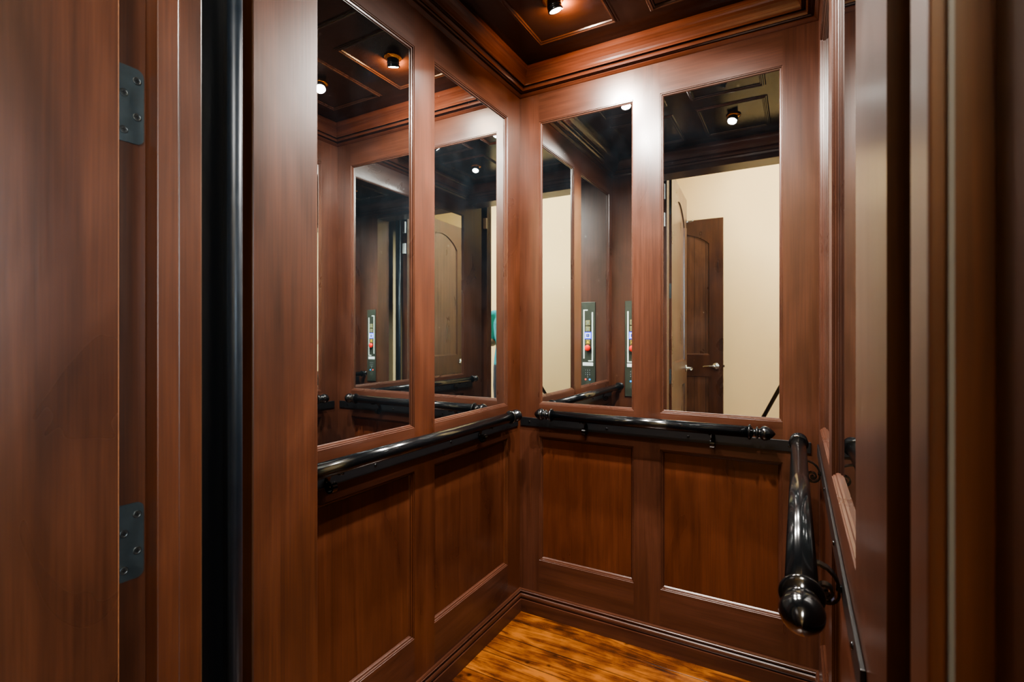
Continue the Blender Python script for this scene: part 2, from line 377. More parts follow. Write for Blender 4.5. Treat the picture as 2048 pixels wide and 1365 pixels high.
# ceiling, mouldings, floor
mb = MB(); mb.box(XL-.045, XR+.045, YC, YB+.045, CEIL, CEIL+.04)
ceil = obj('ceiling', mb, WCEIL); tag(ceil, 'dark glossy wood ceiling of the lift car with four framed panels', 'ceiling', kind='structure')
PROFC = [(0, 0), (.004, -.0035), (.008, -.0035), (.010, -.007), (.015, -.008), (.017, -.005), (.022, -.0045), (.024, 0)]
PX = [(-.869, -.546), (-.440, -.117)]; PY = [(.878, 1.2615), (1.3675, 1.751)]
for (y0, y1) in PY:
    for (x0, x1) in PX:
        pm = MB(); pm.ring(x0, x1, y0, y1, PROFC, lambda u, v, d: (u, v, CEIL + d), 1, 0)
        obj('panel_molding', pm, [WCEIL2, WCEIL2], ceil)
CR = [(0, -.090), (.004, -.088), (.010, -.083), (.013, -.0805), (.013, -.077), (.020, -.077), (.024, -.0745), (.032, -.0765), (.0345, -.070),
      (.039, -.0635), (.039, -.0615), (.0505, -.0655), (.0505, -.0595), (.052, -.057), (.0545, -.050), (.059, -.040), (.065, -.030), (.071, -.0235), (.0765, -.0195), (.0795, -.0145), (.080, -.0145), (.080, 0)]
mb = MB(); mb.ring(XL, XR, YF, YB, CR, lambda u, v, d: (u, v, CEIL + d), 1, 0)
tag(obj('trim_2', mb, [WCX, WCY]), 'stepped wood crown molding around the top of the lift car', 'crown molding', kind='structure')
BP = [(.0001, .096), (.0060, .096), (.0078, .0925), (.0078, .0895), (.0092, .0885), (.0095, .0855), (.0085, .0835), (.0030, .0815), (.0030, .0780), (.0065, .0765), (.0098, .0730), (.0112, .0680), (.0108, .0625), (.0090, .0580), (.0050, .0560), (.0050, .0540), (.0127, .0528), (.0127, 0)]
mb = MB(); mb.strip(BP, lambda a, b, e: (XL + a, YB - a if e else YF, b)); tag(obj('baseboard_left', mb, WY), 'wood baseboard along the foot of the left wall', 'baseboard', kind='structure')
mb = MB(); mb.strip(BP, lambda a, b, e: (XR - a if e else XL + a, YB - a, b)); tag(obj('baseboard_back', mb, WX), 'wood baseboard along the foot of the back wall', 'baseboard', kind='structure')
mb = MB(); mb.strip(BP, lambda a, b, e: (XR - a, YB - a if e else .72, b)); tag(obj('baseboard_right', mb, WY), 'wood baseboard along the foot of the right wall', 'baseboard', kind='structure')
mb = MB(); mb.box(XL-.045, XR+.045, JY1+.03, YB+.045, -.04, 0)
tag(obj('floor', mb, FLOORM), 'hand scraped orange brown plank floor of the lift car', 'floor', kind='structure')

# ------------------------------------------------------------------ downlights
HOUS = simple('black_chrome', srgb(60,60,62), .12, .9)
def downlight(px, py, tilt_dir, tilt, rec, power, spread, label):
    """gimbal lamp: ring in the ceiling, housing tilted towards tilt_dir, lens set back by rec inside the rim"""
    o = empty('downlight', (px, py, CEIL))
    tr = MB(); tr.lathe((0,0,0), (0,0,-1), [(0,.034),(.003,.036),(.006,.034),(.009,.028),(.012,.024)], 32)
    obj('trim_ring', tr, GOLD, o)
    ax = Vector((math.cos(tilt_dir)*math.sin(tilt), math.sin(tilt_dir)*math.sin(tilt), -math.cos(tilt)))
    hb = MB(); hb.lathe((0,0,-.004), ax, [(0,.020),(.006,.022),(.012,.0225),(.0125,.0245),(.020,.0248),(.0205,.0235),(.024,.0235),(.026,.0252),(.032,.0258),(.033,.0245),(.033,.0208),(.030-rec,.0205)], 32)
    obj('housing', hb, HOUS, o)
    ln = MB(); ln.lathe(Vector((0,0,-.004)) + ax*(.0315-rec), ax, [(0,.0204),(.001,.0200)], 32); obj('lens', ln, LAMP, o)
    l = bpy.data.lights.new('lamp', 'AREA'); l.shape = 'DISK'; l.size = .040; l.energy = power; l.color = (1.0, .94, .87); l.spread = R(spread)
    lo = bpy.data.objects.new('lamp', l); C.objects.link(lo); lo.parent = o; lo.location = Vector((0,0,-.004)) + ax*.0342
    lo.rotation_euler = ax.to_track_quat('-Z', 'Y').to_euler()
    if rec == 0:                                # added point light imitates warm light leaking past the gimbal onto the ceiling
        g = bpy.data.lights.new('gimbal_glow_fill', 'POINT'); g.energy = 7; g.color = (1, .55, .25); g.shadow_soft_size = .006
        go = bpy.data.objects.new('gimbal_glow_fill', g); C.objects.link(go); go.parent = o; go.location = (.036*math.cos(tilt_dir), .036*math.sin(tilt_dir), -.018)
    tag(o, label, 'downlight', 'ceiling downlights of the lift car'); return o
downlight(-.7075, 1.53, R(60), R(21), .0, 15, 165, 'black and brass ceiling downlight in the back left ceiling panel')
downlight(-.2785, 1.53, R(215), R(32), .010, 15, 112, 'black and brass ceiling downlight in the back right ceiling panel')
downlight(-.7075, 1.10, R(60), R(25), .006, 15, 142, 'black and brass ceiling downlight in the ceiling panel near the control panel')
downlight(-.2785, 1.10, R(110), R(25), .006, 15, 126, 'black and brass ceiling downlight in the ceiling panel near the right side of the doorway')

# ------------------------------------------------------------------ handrails: local x along the rail, local y away from the wall, origin on the wall at bar centre
RZ, OUT = .868, .058
def finial(s, x, base_r=.0205):
    pr = [(0,.0205),(.001,.0245),(.004,.0262),(.0075,.0255),(.009,.021),(.012,.0185),(.0145,.0125),(.0185,.0112),(.0225,.0125),(.0245,.0185),(.0275,.0205),(.0305,.0190),(.0325,.0145),(.0355,.0140),
          (.038,.0185),(.043,.0228),(.049,.0245),(.056,.0236),(.063,.0205),(.070,.0155),(.076,.0095),(.080,.0045),(.0825,.0)]
    mb = MB(); mb.lathe((x, OUT, 0), (s,0,0), pr, 32); return mb
def bracket(x):
    mb = MB()
    pts = [(OUT, -.016), (OUT-.012, -.0165), (OUT-.024, -.0185), (OUT-.034, -.0225), (.0165, -.030), (.0115, -.038), (.0085, -.048), (.0095, -.058)]
    cx, cz = .0255, -.0585
    for k in range(0, 30):
        a = PI + k * R(19); r = .0165 - .0130*k/30
        pts.append((cx + r*math.cos(a), cz + r*math.sin(a)))
    mb.ribbon(pts, .0042, lambda a, b, c: (x + c, a, b), .015)
    mb.lathe((x-.0085, cx, cz), (1,0,0), [(0,.0035),(.017,.0035)], 12)
    mb.lathe((x, OUT, -.0225), (0,0,1), [(0,.009),(.004,.009)], 14)
    mb.lathe((x, .004, -.050), (0,1,0), [(0,.0055),(.007,.0055),(.009,.004)], 12)
    return mb
def handrail(loc, rotz, t0, t1, b0, b1, brs, scr, label):
    o = empty('handrail', loc, rotz)
    mb = MB(); mb.lathe((t0, OUT, 0), (1,0,0), [(0,.0196),(t1-t0,.0196)], 36); obj('rail', mb, BLACK, o)
    obj('finial', finial(1, t1), BLACK, o); obj('finial', finial(-1, t0), BLACK, o)
    mb = MB(); mb.box(b0, b1, .0003, .0055, -.064, -.027); bar = obj('wall_bar', mb, BLACKM, o, bevel=.0012)
    for s_ in scr:
        sc = MB(); sc.lathe((s_, .0055, -.045), (0,1,0), [(0,.005),(.0014,.0046),(.0022,.003)], 14); obj('screw', sc, SCREW if 0 else BLACK, bar)
    for b_ in brs: obj('bracket', bracket(b_), BLACK, o)
    tag(o, label, 'handrail', 'black round handrails with acorn ends'); return o
# back wall: local x -> -X (rotz=pi), away from wall = -Y
handrail((0, YB, RZ), PI, .142, .868, -.042, 1.044, [.259, .741], [.345, .655, .02, 1.0], 'black handrail with acorn ends along the back wall')
# left wall: away from wall = +X ; rotz = -90 : local x -> -Y, local y -> +X
handrail((XL, 0, RZ), -PI/2, -1.742, -.742, -1.905, -.715, [-1.597, -.886], [-1.42, -1.06], 'black handrail along the left wall under the two mirrors')
# right wall: away from wall = -X ; rotz = +90 : local x -> +Y, local y -> -X
handrail((XR, 0, RZ), PI/2, .728, 1.742, .640, 1.905, [.886, 1.597], [.72, 1.06, 1.42], 'black handrail on the right wall with large acorn end pointing at viewer')

# ------------------------------------------------------------------ control panel on the inside of the front return (faces +Y)
cop = empty('control_panel', (-.912, YF, .805)); cop.rotation_euler = (0, 0, PI)   # local x = -X (left edge as seen from inside), local y -> -Y ; face at local y = -t
def cp(x, z, d): return (x, -d, z)
W2, HT = .0485, .613
def cbox(mb, x0, x1, z0, z1, d0, d1, m=0): return mb.box(x0, x1, -d0, -d1, z0, z1, m)
mb = MB(); cbox(mb, -W2, W2, 0, HT, .0003, .005); obj('faceplate', mb, PLATE, cop, bevel=.001)
T = HT - .0
def zc_(zoomy): return HT - (zoomy - 190) * .0002406
def xc_(zoomx): return (zoomx - 562) * .000234
mb = MB()
cbox(mb, xc_(412), xc_(450), zc_(1757), zc_(395), .005, .0056); cbox(mb, xc_(450), xc_(545), zc_(425), zc_(395), .005, .0056)
cbox(mb, xc_(665), xc_(705), zc_(1834), zc_(470), .005, .0056); cbox(mb, xc_(564), xc_(665), zc_(1834), zc_(1804), .005, .0056)
obj('engraved_bracket', mb, WLINE, cop)
def text_mesh(txt, size, at, d, mat, parent, name='lettering'):
    cu = bpy.data.curves.new(name, 'FONT'); cu.body = txt; cu.size = size; cu.align_x = 'CENTER'; cu.align_y = 'CENTER'; cu.extrude = .0003; cu.resolution_u = 2
    t = bpy.data.objects.new(name, cu); C.objects.link(t)
    dg = bpy.context.evaluated_depsgraph_get(); me = bpy.data.meshes.new_from_object(t.evaluated_get(dg)); C.objects.unlink(t); bpy.data.objects.remove(t)
    me.materials.clear(); me.materials.append(mat); me.transform(Matrix.Rotation(PI/2, 4, 'X')); me.transform(Matrix.Translation((at[0], -d, at[1])))
    o = bpy.data.objects.new(name, me); C.objects.link(o); o.parent = parent; return o
def button(zy, kind, glyph=None):
    x, z = xc_(555), zc_(zy); mb = MB()
    if kind == 'floor':
        cbox(mb, x-.0155, x+.0155, z-.0165, z+.0165, .005, .009, 0); cbox(mb, x-.0120, x+.0120, z-.0125, z+.0115, .009, .0096, 1)
        o = obj('floor_button', mb, [BUTM, BUTF], cop, bevel=.0008); text_mesh(glyph, .016, (x, z), .0100, KEYT, o)
    elif kind == 'lit':
        cbox(mb, x-.0235, x+.0235, z-.0235, z+.0235, .005, .0062, 0); cbox(mb, x-.0185, x+.0185, z-.0185, z+.0185, .0062, .009, 1); cbox(mb, x-.0105, x+.0105, z-.011, z+.011, .009, .0094, 2)
        o = obj('floor_button', mb, [BLUEL, WHITEL, simple('dark_blue_face', srgb(50,60,150), .4)], cop, bevel=.0008); text_mesh(glyph, .020, (x, z), .0098, WHITEL, o)
    elif kind == 'bell':
        cbox(mb, x-.0155, x+.0155, z-.0165, z+.0165, .005, .008, 0); cbox(mb, x-.0125, x+.0125, z-.0125, z+.0125, .008, .009, 1)
        o = obj('alarm_button', mb, [BUTM, OLIVE], cop, bevel=.0008)
        b2 = MB(); pts = [(-.0085,-.006),(.0085,-.006),(.0085,-.0045),(.006,-.001),(.005,.004),(.002,.007),(-.002,.007),(-.005,.004),(-.006,-.001),(-.0085,-.0045)]
        b2.strip(pts + [pts[0]], lambda a, b, e: (x+a, -.009-.001*e, z+b)); b2.lathe((x, -.009, z-.007), (0,-1,0), [(0,.0025),(.001,.0025)], 12); obj('bell_symbol', b2, YEL, o)
    else:
        mb.lathe((x, -.005, z), (0,-1,0), [(0,.0175),(.006,.0175),(.008,.020),(.014,.020),(.0165,.017),(.017,0)], 28); obj('stop_button', mb, RED, cop)
button(765, 'floor', '3'); button(935, 'floor', '2'); button(1115, 'lit', '1'); button(1295, 'bell'); button(1462, 'stop')
mb = MB(); cbox(mb, xc_(396), xc_(710), zc_(1957), zc_(1863), .005, .0062); obj('notice_plate', mb, simple('white_label', srgb(225,230,228), .45), cop, bevel=.003)
for r_, row in enumerate(('123', '456', '789', ' 0 ')):
    for c_, ch in enumerate(row):
        if ch == ' ': continue
        x, z = xc_(484 + 62*c_), zc_((2081, 2147, 2207, 2267)[r_]); kb = MB(); cbox(kb, x-.0055, x+.0055, z-.006, z+.006, .005, .0066)
        k = obj('keypad_key', kb, KEYB, cop, bevel=.0006); text_mesh(ch, .0105, (x, z), .0068, KEYT, k)
for zx, mt in ((484, REDD), (608, BLUED)):
    mb = MB(); mb.lathe((xc_(zx), -.005, zc_(2335)), (0,-1,0), [(0,.0062),(.002,.0062),(.0025,.005)], 18); obj('keypad_key', mb, mt, cop)
mb = MB()
for i in range(5):
    for j in range(7): mb.lathe((-.014+.007*i, -.005, .055+.007*j), (0,-1,0), [(0,.0018),(.0006,.0018)], 8)
obj('speaker_grille', mb, simple('grille_hole', srgb(96,98,88), .5), cop)
for z in (.011, HT-.011):
    mb = MB(); mb.lathe((0, -.005, z), (0,-1,0), [(0,.003),(.0012,.0025)], 12); obj('screw', mb, SCREW, cop)
tag(cop, 'dark narrow control panel with lit blue floor button, red stop and keypad', 'control panel')

# ------------------------------------------------------------------ hall door frame
def jamb(sx, xj, name, label):
    """sx = +1 when the opening is at +X of the jamb face"""
    mb = MB()
    mb.box(xj - sx*.035, xj, JY0, JYS, 0, HDTOP)                               # rabbet
    mb.box(xj - sx*.035, xj + sx*.028, JYS, .3874, 0, HDTOP)                   # stop
    mb.box(xj - sx*.035, xj + sx*.0265, .3874, JY1, 0, HDTOP)                  # extension to the shaft
    o = obj(name, mb, WJ, bevel=.0016); tag(o, label, 'door jamb', kind='structure')
    return o
jl = jamb(1, JA, 'trim_3', 'scuffed wood hall door jamb with hinges and narrow stop, left of the opening')
jr = jamb(-1, JB, 'trim_4', 'blurred wood hall door jamb close to the viewer, right of the opening')
mb = MB(); mb.box(JB-.0200, JB-.0174, JYS-.0045, JYS-.0002, 0.002, HDTOP-.01); obj('door_seal', mb, SEAL, jr)
mb = MB(); mb.box(JA-.035, JB+.035, JY0, JY1, HDTOP, HDTOP+.035); mb.box(JA+.028, JB-.028, JYS, JY1, HDTOP-.018, HDTOP)
tag(obj('trim_5', mb, WX, bevel=.0016), 'wood head jamb above the hall door opening', 'door head', kind='structure')
mb = MB()
mb.box(JA-.105, JA-.012, JY0-.016, JY0, 0, HDTOP+.105); mb.box(JB+.012, JB+.105, JY0-.016, JY0, 0, HDTOP+.105); mb.box(JA-.012, JB+.012, JY0-.016, JY0, HDTOP+.012, HDTOP+.105)
tag(obj('trim_6', mb, WZ, bevel=.003), 'flat wood casing around the hall door opening', 'casing', kind='structure')

# ------------------------------------------------------------------ panelled doors
def arch_loop(x0, x1, z0, z1, rise, n=18):
    pts = [(x0, z0), (x1, z0), (x1, z1)]
    if rise:
        for k in range(1, n):
            t = k/n; pts.append((x1 + (x0-x1)*t, z1 + rise*math.sin(PI*t)**.75))
    pts.append((x0, z1)); return pts
def panel_door(name, w, h, t, loops, mats, pmat, parent_loc, rotz, label):
    """leaf in local x 0..w (from the hinge), y 0..t, z 0..h; loops are recessed board panels on both faces"""
    bm = bmesh.new(); rec = .011
    for (yy, yr) in ((0, rec), (t, t-rec)):
        def loop(pts, y):
            vs = [bm.verts.new((a, y, b)) for a, b in pts]; return vs, [bm.edges.new((vs[i], vs[(i+1) % len(vs)])) for i in range(len(vs))]
        ov, oe = loop([(0,0),(w,0),(w,h),(0,h)], yy); edges = list(oe)
        for pts in loops:
            iv, ie = loop(pts, yy); edges += ie
            xm = sum(p[0] for p in pts)/len(pts); zm = sum(p[1] for p in pts)/len(pts)
            ins = [(xm + (a-xm)*.965, zm + (b-zm)*.985) for a, b in pts]
            dv, _ = loop(ins, yr)
            for i in range(len(iv)): 
                n = (i+1) % len(iv); bm.faces.new((iv[i], iv[n], dv[n], dv[i]))
        bmesh.ops.triangle_fill(bm, edges=edges, use_beauty=True, use_dissolve=False)
    for a, b in (((0,0),(w,0)), ((w,0),(w,h)), ((w,h),(0,h)), ((0,h),(0,0))):
        bm.faces.new([bm.verts.new((a[0],0,a[1])), bm.verts.new((b[0],0,b[1])), bm.verts.new((b[0],t,b[1])), bm.verts.new((a[0],t,a[1]))])
    bmesh.ops.remove_doubles(bm, verts=bm.verts, dist=1e-5); bmesh.ops.recalc_face_normals(bm, faces=bm.faces)
    me = bpy.data.meshes.new(name); bm.to_mesh(me); bm.free(); me.materials.append(mats)
    o = bpy.data.objects.new(name, me); C.objects.link(o); o.location = parent_loc; o.rotation_euler = (0,0,rotz)
    for pts in loops:
        mb = MB()
        for y in (rec-.0015, t-rec+.0015): mb.add([(a, y, b) for a, b in pts], [tuple(range(len(pts)))])
        obj('board_panel', mb, pmat, o)
    tag(o, label, 'door', kind='structure'); return o
def lever(parent, x, z, y, sy, sx, mat=CHROME):
    """lever handle on the face at y, sy = outward sign, sx = direction of the lever"""
    mb = MB(); mb.lathe((x, y, z), (0,sy,0), [(0,.031),(.004,.031),(.009,.026),(.010,.012),(.045,.0105),(.050,.012)], 28)
    mb.tube([(x, y+sy*.046, z), (x+sx*.02, y+sy*.050, z), (x+sx*.06, y+sy*.052, z-.002), (x+sx*.10, y+sy*.050, z-.006), (x+sx*.112, y+sy*.046, z-.009)], [.0095,.009,.0078,.0072,.006], 12)
    return obj('lever_handle', mb, mat, parent)
DW, DH, DT = .832, 2.318, .035
AL1 = arch_loop(.125, DW-.125, .985, 2.065, .135); AL2 = arch_loop(.125, DW-.125, .225, .800, 0)
# hinge pin at (JA, JY0); leaf open ~94 degrees out into the hall, its inner face turned to +X
d1 = panel_door('door_1', DW, DH, DT, [AL1, AL2], WD, WDP, (JA + .001, .3135, .010), R(-90 - 3.6), 'hall door standing open at the left with its hinge edge to the lift')
HZ = [.330, .913, 1.504, 2.085]
for i, z in enumerate(HZ):
    # fixed leaf on the jamb face (world coords relative to the door), drawn in the jamb plane
    hg = empty('hinge'); hg.parent = d1
    inv = (Matrix.Translation(d1.location) @ Matrix.Rotation(d1.rotation_euler.z, 4, 'Z')).inverted()
    def W(p): return tuple(inv @ Vector(p))
    y0, y1, r = .3125, .3555, .0095; hh = .0515
    out = [(y0, z-hh), (y1-r, z-hh)] + [(y1-r + r*math.sin(a), z-hh+r - r*math.cos(a)) for a in (R(22), R(45), R(68))] + [(y1, z-hh+r), (y1, z+hh-r)] + \
          [(y1-r + r*math.cos(a), z+hh-r + r*math.sin(a)) for a in (R(22), R(45), R(68))] + [(y1-r, z+hh), (y0, z+hh)]
    mb = MB(); mb.strip(out + [out[0]], lambda a, b, e: W((JA + .0003 + .0012*e, a, b)), caps=False)
    mb.add([W((JA+.0015, a, b)) for a, b in out], [tuple(range(len(out)))])
    lf = obj('jamb_leaf', mb, BRONZE, hg)
    for fz, fy in ((.34, .347), (.13, .3315), (-.14, .347), (-.35, .3315)):
        sc = MB(); sc.lathe(W((JA+.0014, fy, z+fz*2*hh)), Vector(W((1,0,0))) - Vector(W((0,0,0))), [(0,.0052),(.0010,.0052),(.0013,.0040),(.0007,.0036)], 16)
        nx = Vector(W((1,0,0))) - Vector(W((0,0,0))); ny = Vector(W((0,1,0))) - Vector(W((0,0,0))); c0 = Vector(W((JA+.0026, fy, z+fz*2*hh)))
        for a_, b_ in ((.0029, .0007), (.0007, .0029)):
            sc.add([c0 + ny*a_ + Vector((0,0,b_)), c0 - ny*a_ + Vector((0,0,b_)), c0 - ny*a_ - Vector((0,0,b_)), c0 + ny*a_ - Vector((0,0,b_))], [(0,1,2,3)], 1)
        s_ = obj('screw', sc, [SCREW, SLOT], lf)
    mb = MB(); mb.lathe(W((JA - .001, JY0 - .004, z-hh)), (0,0,1), [(0,.0058),(2*hh,.0058),(2*hh+.004,.0045)], 16); obj('knuckle', mb, BRONZE, hg)
    mb = MB(); mb.box(-.0016, -.0002, .001, .031, z-hh-.010, z+hh-.010); obj('door_leaf', mb, BRONZE, hg)
mb = MB(); mb.box(-.0004, .0006, DT-.0006, DT+.0003, 0.004, DH-.004); obj('worn_edge', mb, simple('worn_edge_wood', srgb(112,72,44), .5, noise=.5, nscale=25), d1)
lever(d1, DW-.062, .915, DT, 1, -1)
mb = MB(); mb.box(DW-.0002, DW+.0012, .008, .027, .86, .97); mb.box(DW+.0012, DW+.009, .012, .023, .905, .925); obj('latch_plate', mb, CHROME, d1)
mb = MB(); mb.box(DW-.052, DW-.028, DT, DT+.003, 2.08, 2.15); mb.tube([(DW-.04, DT+.003, 2.13), (DW-.04, DT+.03, 2.128), (DW-.04, DT+.048, 2.132), (DW-.04, DT+.056, 2.145)], [.004,.004,.004,.006], 10)
obj('coat_hook', mb, CHROME, d1)

# second door: leaf parked open along the far hall wall, latch side to the right
D2Y = -1.285; D2R = -.608; D2W = .81
d2 = panel_door('door_2', D2W, 2.315, .035, [arch_loop(.125, D2W-.125, 1.0, 2.075, .11), arch_loop(.125, D2W-.125, .225, .79, 0)], WD, WDP, (D2R, D2Y, .010), PI, 'knotty wood arch panelled door open against the cream hall wall')
lever(d2, .065, .895, 0, -1, 1)
mb = MB(); mb.box(-.0012, .0002, .008, .027, .84, .95); mb.box(-.012, -.0012, .012, .023, .885, .905); obj('latch_plate', mb, CHROME, d2)

# ------------------------------------------------------------------ shaft, gate post and lock boxes in the gap
mb = MB(); mb.box(-1.36, -1.33, JY1, YB+.2, -.1, 3.15); tag(obj('wall_shaft', mb, SHAFT), 'dark lift shaft wall beside the car', 'shaft wall', kind='structure')
mb = MB(); mb.box(.22, .25, JY1, YB+.2, -.1, 3.15); tag(obj('wall_shaft_side', mb, SHAFT), 'dark lift shaft wall at the other side of the car', 'shaft wall', kind='structure')
mb = MB(); mb.box(-1.33, .22, YB+.12, YB+.15, -.1, 3.15); mb.box(-1.36, .25, JY1, YB+.2, 3.15, 3.18); mb.box(-1.36, .25, JY1, YB+.2, -.13, -.1)
tag(obj('wall_shaft_back', mb, SHAFT), 'dark boards closing the lift shaft behind the car', 'shaft wall', kind='structure')
gp = empty('gate_post', (-.789, .488, 0))
mb = MB(); mb.lathe((0,0,0), (0,0,1), [(0,.0112),(2.40,.0112)], 28); obj('tube', mb, GATE, gp)
mb = MB(); mb.box(-.034, -.028, -.036, .012, 0, 2.40); mb.box(-.034, -.004, -.002, .002, 0, 2.40); obj('channel', mb, BLACKM, gp)
mb = MB(); mb.lathe((0,0,.418), (0,0,1), [(0,.0115),(.003,.0115)], 28); obj('joint_band', mb, SCREW, gp)
mb = MB(); mb.box(-.034, .0125, -.036, .0125, -.0005, .004); obj('foot_plate', mb, GATE, gp)
tag(gp, 'tall black gate post tube standing in the dark gap beside the lift car', 'gate post')
for loc, hts, lab in (((-.783, .440, 2.113), .103, 'upper small white lock box in the dark gap over the hinge jamb'), ((-.783, .440, 1.929), .092, 'lower small white lock box in the dark gap beside the hinge jamb'), ((.068, .4525, 2.059), .085, 'small white lock box behind the top of the blurred jamb')):
    mb = MB(); mb.box(-.014, .014, -.0204, .0, 0, hts); o = obj('lock_box', mb, WHITEBOX, bevel=.002, loc=loc); tag(o, lab, 'lock box', 'white lock boxes of the lift gate')

# ------------------------------------------------------------------ hall
HX0, HX1, HY = -2.0, 2.9, -1.40; HC = 3.15
mb = MB(); mb.box(HX0, JA-.035, JY0, JY1, 0, HC); mb.box(JB+.035, HX1, JY0, JY1, 0, HC); mb.box(JA-.035, JB+.035, JY0, JY1, HDTOP+.035, HC)
tag(obj('wall_hall', mb, CREAM), 'cream hall wall around the lift door opening', 'wall', kind='structure')
mb = MB(); mb.box(HX0, HX1, HY-.1, HY, 0, HC); tag(obj('wall_hall_far', mb, CREAM), 'cream hall wall across from the lift, seen in the mirrors', 'wall', kind='structure')
mb = MB(); mb.box(HX0-.1, HX0, HY-.1, JY1, 0, HC); tag(obj('wall_hall_end', mb, CREAM), 'cream wall closing the hall end away from the window', 'wall', kind='structure')
WY0, WY1, WZ0, WZ1 = -1.25, .15, .95, 2.55
mb = MB(); mb.box(HX1, HX1+.12, HY-.1, WY0, 0, HC); mb.box(HX1, HX1+.12, WY1, JY1, 0, HC); mb.box(HX1, HX1+.12, WY0, WY1, 0, WZ0); mb.box(HX1, HX1+.12, WY0, WY1, WZ1, HC)
tag(obj('wall_hall_window', mb, CREAM), 'cream end wall of the hall around the bright window', 'wall', kind='structure')
WFM = simple('white_window_paint', srgb(225,228,226), .4)
mb = MB(); fw = lambda u, v, d: (HX1 + .05 - d, u, v)
mb.ring(WY0, WY1, WZ0, WZ1, [(0, -.02), (0, .03), (.05, .03), (.05, -.02)], fw)
wi = obj('window_1', mb, WFM); tag(wi, 'bright white framed hall window glimpsed at the edge of a mirror', 'window', kind='structure')
mb = MB()
for k in (1, 2): y = WY0 + (WY1-WY0)*k/3; mb.box(HX1+.035, HX1+.06, y-.014, y+.014, WZ0+.04, WZ1-.04)
for k in (1, 2, 3): z = WZ0 + (WZ1-WZ0)*k/4; mb.box(HX1+.037, HX1+.058, WY0+.04, WY1-.04, z-.012, z+.012)
obj('muntins', mb, WFM, wi)
mb = MB(); mb.box(HX0-.1, HX1+.12, HY-.1, JY1+.03, -.04, 0); tag(obj('floor_hall', mb, HALLFLOOR), 'plank floor of the hall outside the lift', 'floor', kind='structure')
mb = MB(); mb.box(HX0-.1, HX1+.12, HY-.1, JY1, HC, HC+.04); tag(obj('ceiling_hall', mb, CEILP), 'pale hall ceiling', 'ceiling', kind='structure')

# ------------------------------------------------------------------ person and tripod outside the lift, glimpsed in the mirrors
def ball(mb, c, r, seg=20, sc=(1,1,1)):
    n = seg//2; c = Vector(c)
    vs = []; 
    for i in range(n+1):
        t = PI*i/n
        for k in range(seg):
            a = 2*PI*k/seg; vs.append(c + Vector((r*sc[0]*math.sin(t)*math.cos(a), r*sc[1]*math.sin(t)*math.sin(a), r*sc[2]*math.cos(t))))
    fs = [(i*seg+k, i*seg+(k+1) % seg, (i+1)*seg+(k+1) % seg, (i+1)*seg+k) for i in range(n) for k in range(seg)]
    mb.add(vs, fs, 0, True); return mb
def limb(mb, pts, rs):
    """tapered limb with rounded joints"""
    mb.tube(pts, list(rs), 16)
    for p, r in zip(pts, rs): ball(mb, p, r, 16)
    return mb
def loft(mb, secs, seg=28):
    """stack of ellipses (cx, cy, z, rx, ry)"""
    vs = []
    for (cx, cy, z, rx, ry) in secs:
        for k in range(seg):
            a = 2*PI*k/seg; vs.append((cx + rx*math.cos(a), cy + ry*math.sin(a), z))
    n = len(secs)
    fs = [(i*seg+k, i*seg+(k+1) % seg, (i+1)*seg+(k+1) % seg, (i+1)*seg+k) for i in range(n-1) for k in range(seg)]
    mb.add(vs, fs, 0, True); mb.add(vs[:seg], [tuple(range(seg))], 0); mb.add(vs[-seg:], [tuple(range(seg))], 0); return mb
def fuse(name, mb, mat, parent, voxel, smooth=8):
    o = obj(name, mb, mat); r = o.modifiers.new('remesh', 'REMESH'); r.mode = 'VOXEL'; r.voxel_size = voxel; r.use_smooth_shade = True
    s_ = o.modifiers.new('smooth', 'SMOOTH'); s_.factor = .5; s_.iterations = smooth
    me = bpy.data.meshes.new_from_object(o.evaluated_get(bpy.context.evaluated_depsgraph_get()))
    me.materials.clear(); me.materials.append(mat)
    for p in me.polygons: p.use_smooth = True
    bpy.data.objects.remove(o); n = bpy.data.objects.new(name, me); C.objects.link(n)
    if parent: n.parent = parent
    return n
SKIN = simple('skin', srgb(206,152,126), .5); TEAL = simple('teal_cotton', srgb(28,136,150), .85, noise=.2, nscale=200); NAVY = simple('dark_trousers', srgb(36,40,52), .85)
HAIRM = simple('brown_hair', srgb(58,40,28), .6, noise=.4, nscale=90); SHOE = simple('black_shoe', srgb(22,22,24), .5)
RA = [(.188,0,1.405), (.226,-.02,1.125), (.175,.225,1.135)]; LA = [(-.188,0,1.405), (-.232,-.02,1.12), (-.228,.06,.885)]
def hand(mb, wr, d, up, th):
    """palm, four curled fingers of unequal length and a thumb; d = pointing direction, up = back of the hand, th = thumb side"""
    wr, d, up, th = Vector(wr), Vector(d).normalized(), Vector(up).normalized(), Vector(th).normalized()
    for o_ in (-.026, -.009, .009, .026):
        limb(mb, [wr + th*o_*.5, wr + d*.045 + th*o_*.95, wr + d*.088 + th*o_], (.0155, .0145, .0115))
    for o_, ln in ((-.028, .062), (-.0095, .076), (.0095, .082), (.028, .072)):
        b0 = wr + d*.088 + th*o_
        p1 = b0 + d*ln*.48 - up*ln*.12; p2 = p1 + d*ln*.24 - up*ln*.26; p3 = p2 + d*ln*.05 - up*ln*.24
        limb(mb, [b0, p1, p2, p3], (.0098, .0088, .0080, .0070))
    t0 = wr + d*.025 + th*.022; t1 = t0 + d*.030 + th*.026 - up*.008; t2 = t1 + d*.030 + th*.008 - up*.010
    limb(mb, [t0, t1, t2], (.0135, .0110, .0088))
pr = empty('person', (.40, -.55, 0))
mb = MB()
loft(mb, [(0,0,.86,.150,.105), (0,0,.95,.165,.112), (0,0,1.06,.140,.095), (0,.005,1.20,.155,.105), (0,0,1.32,.170,.105), (0,-.01,1.41,.150,.085), (0,-.015,1.46,.080,.060)])
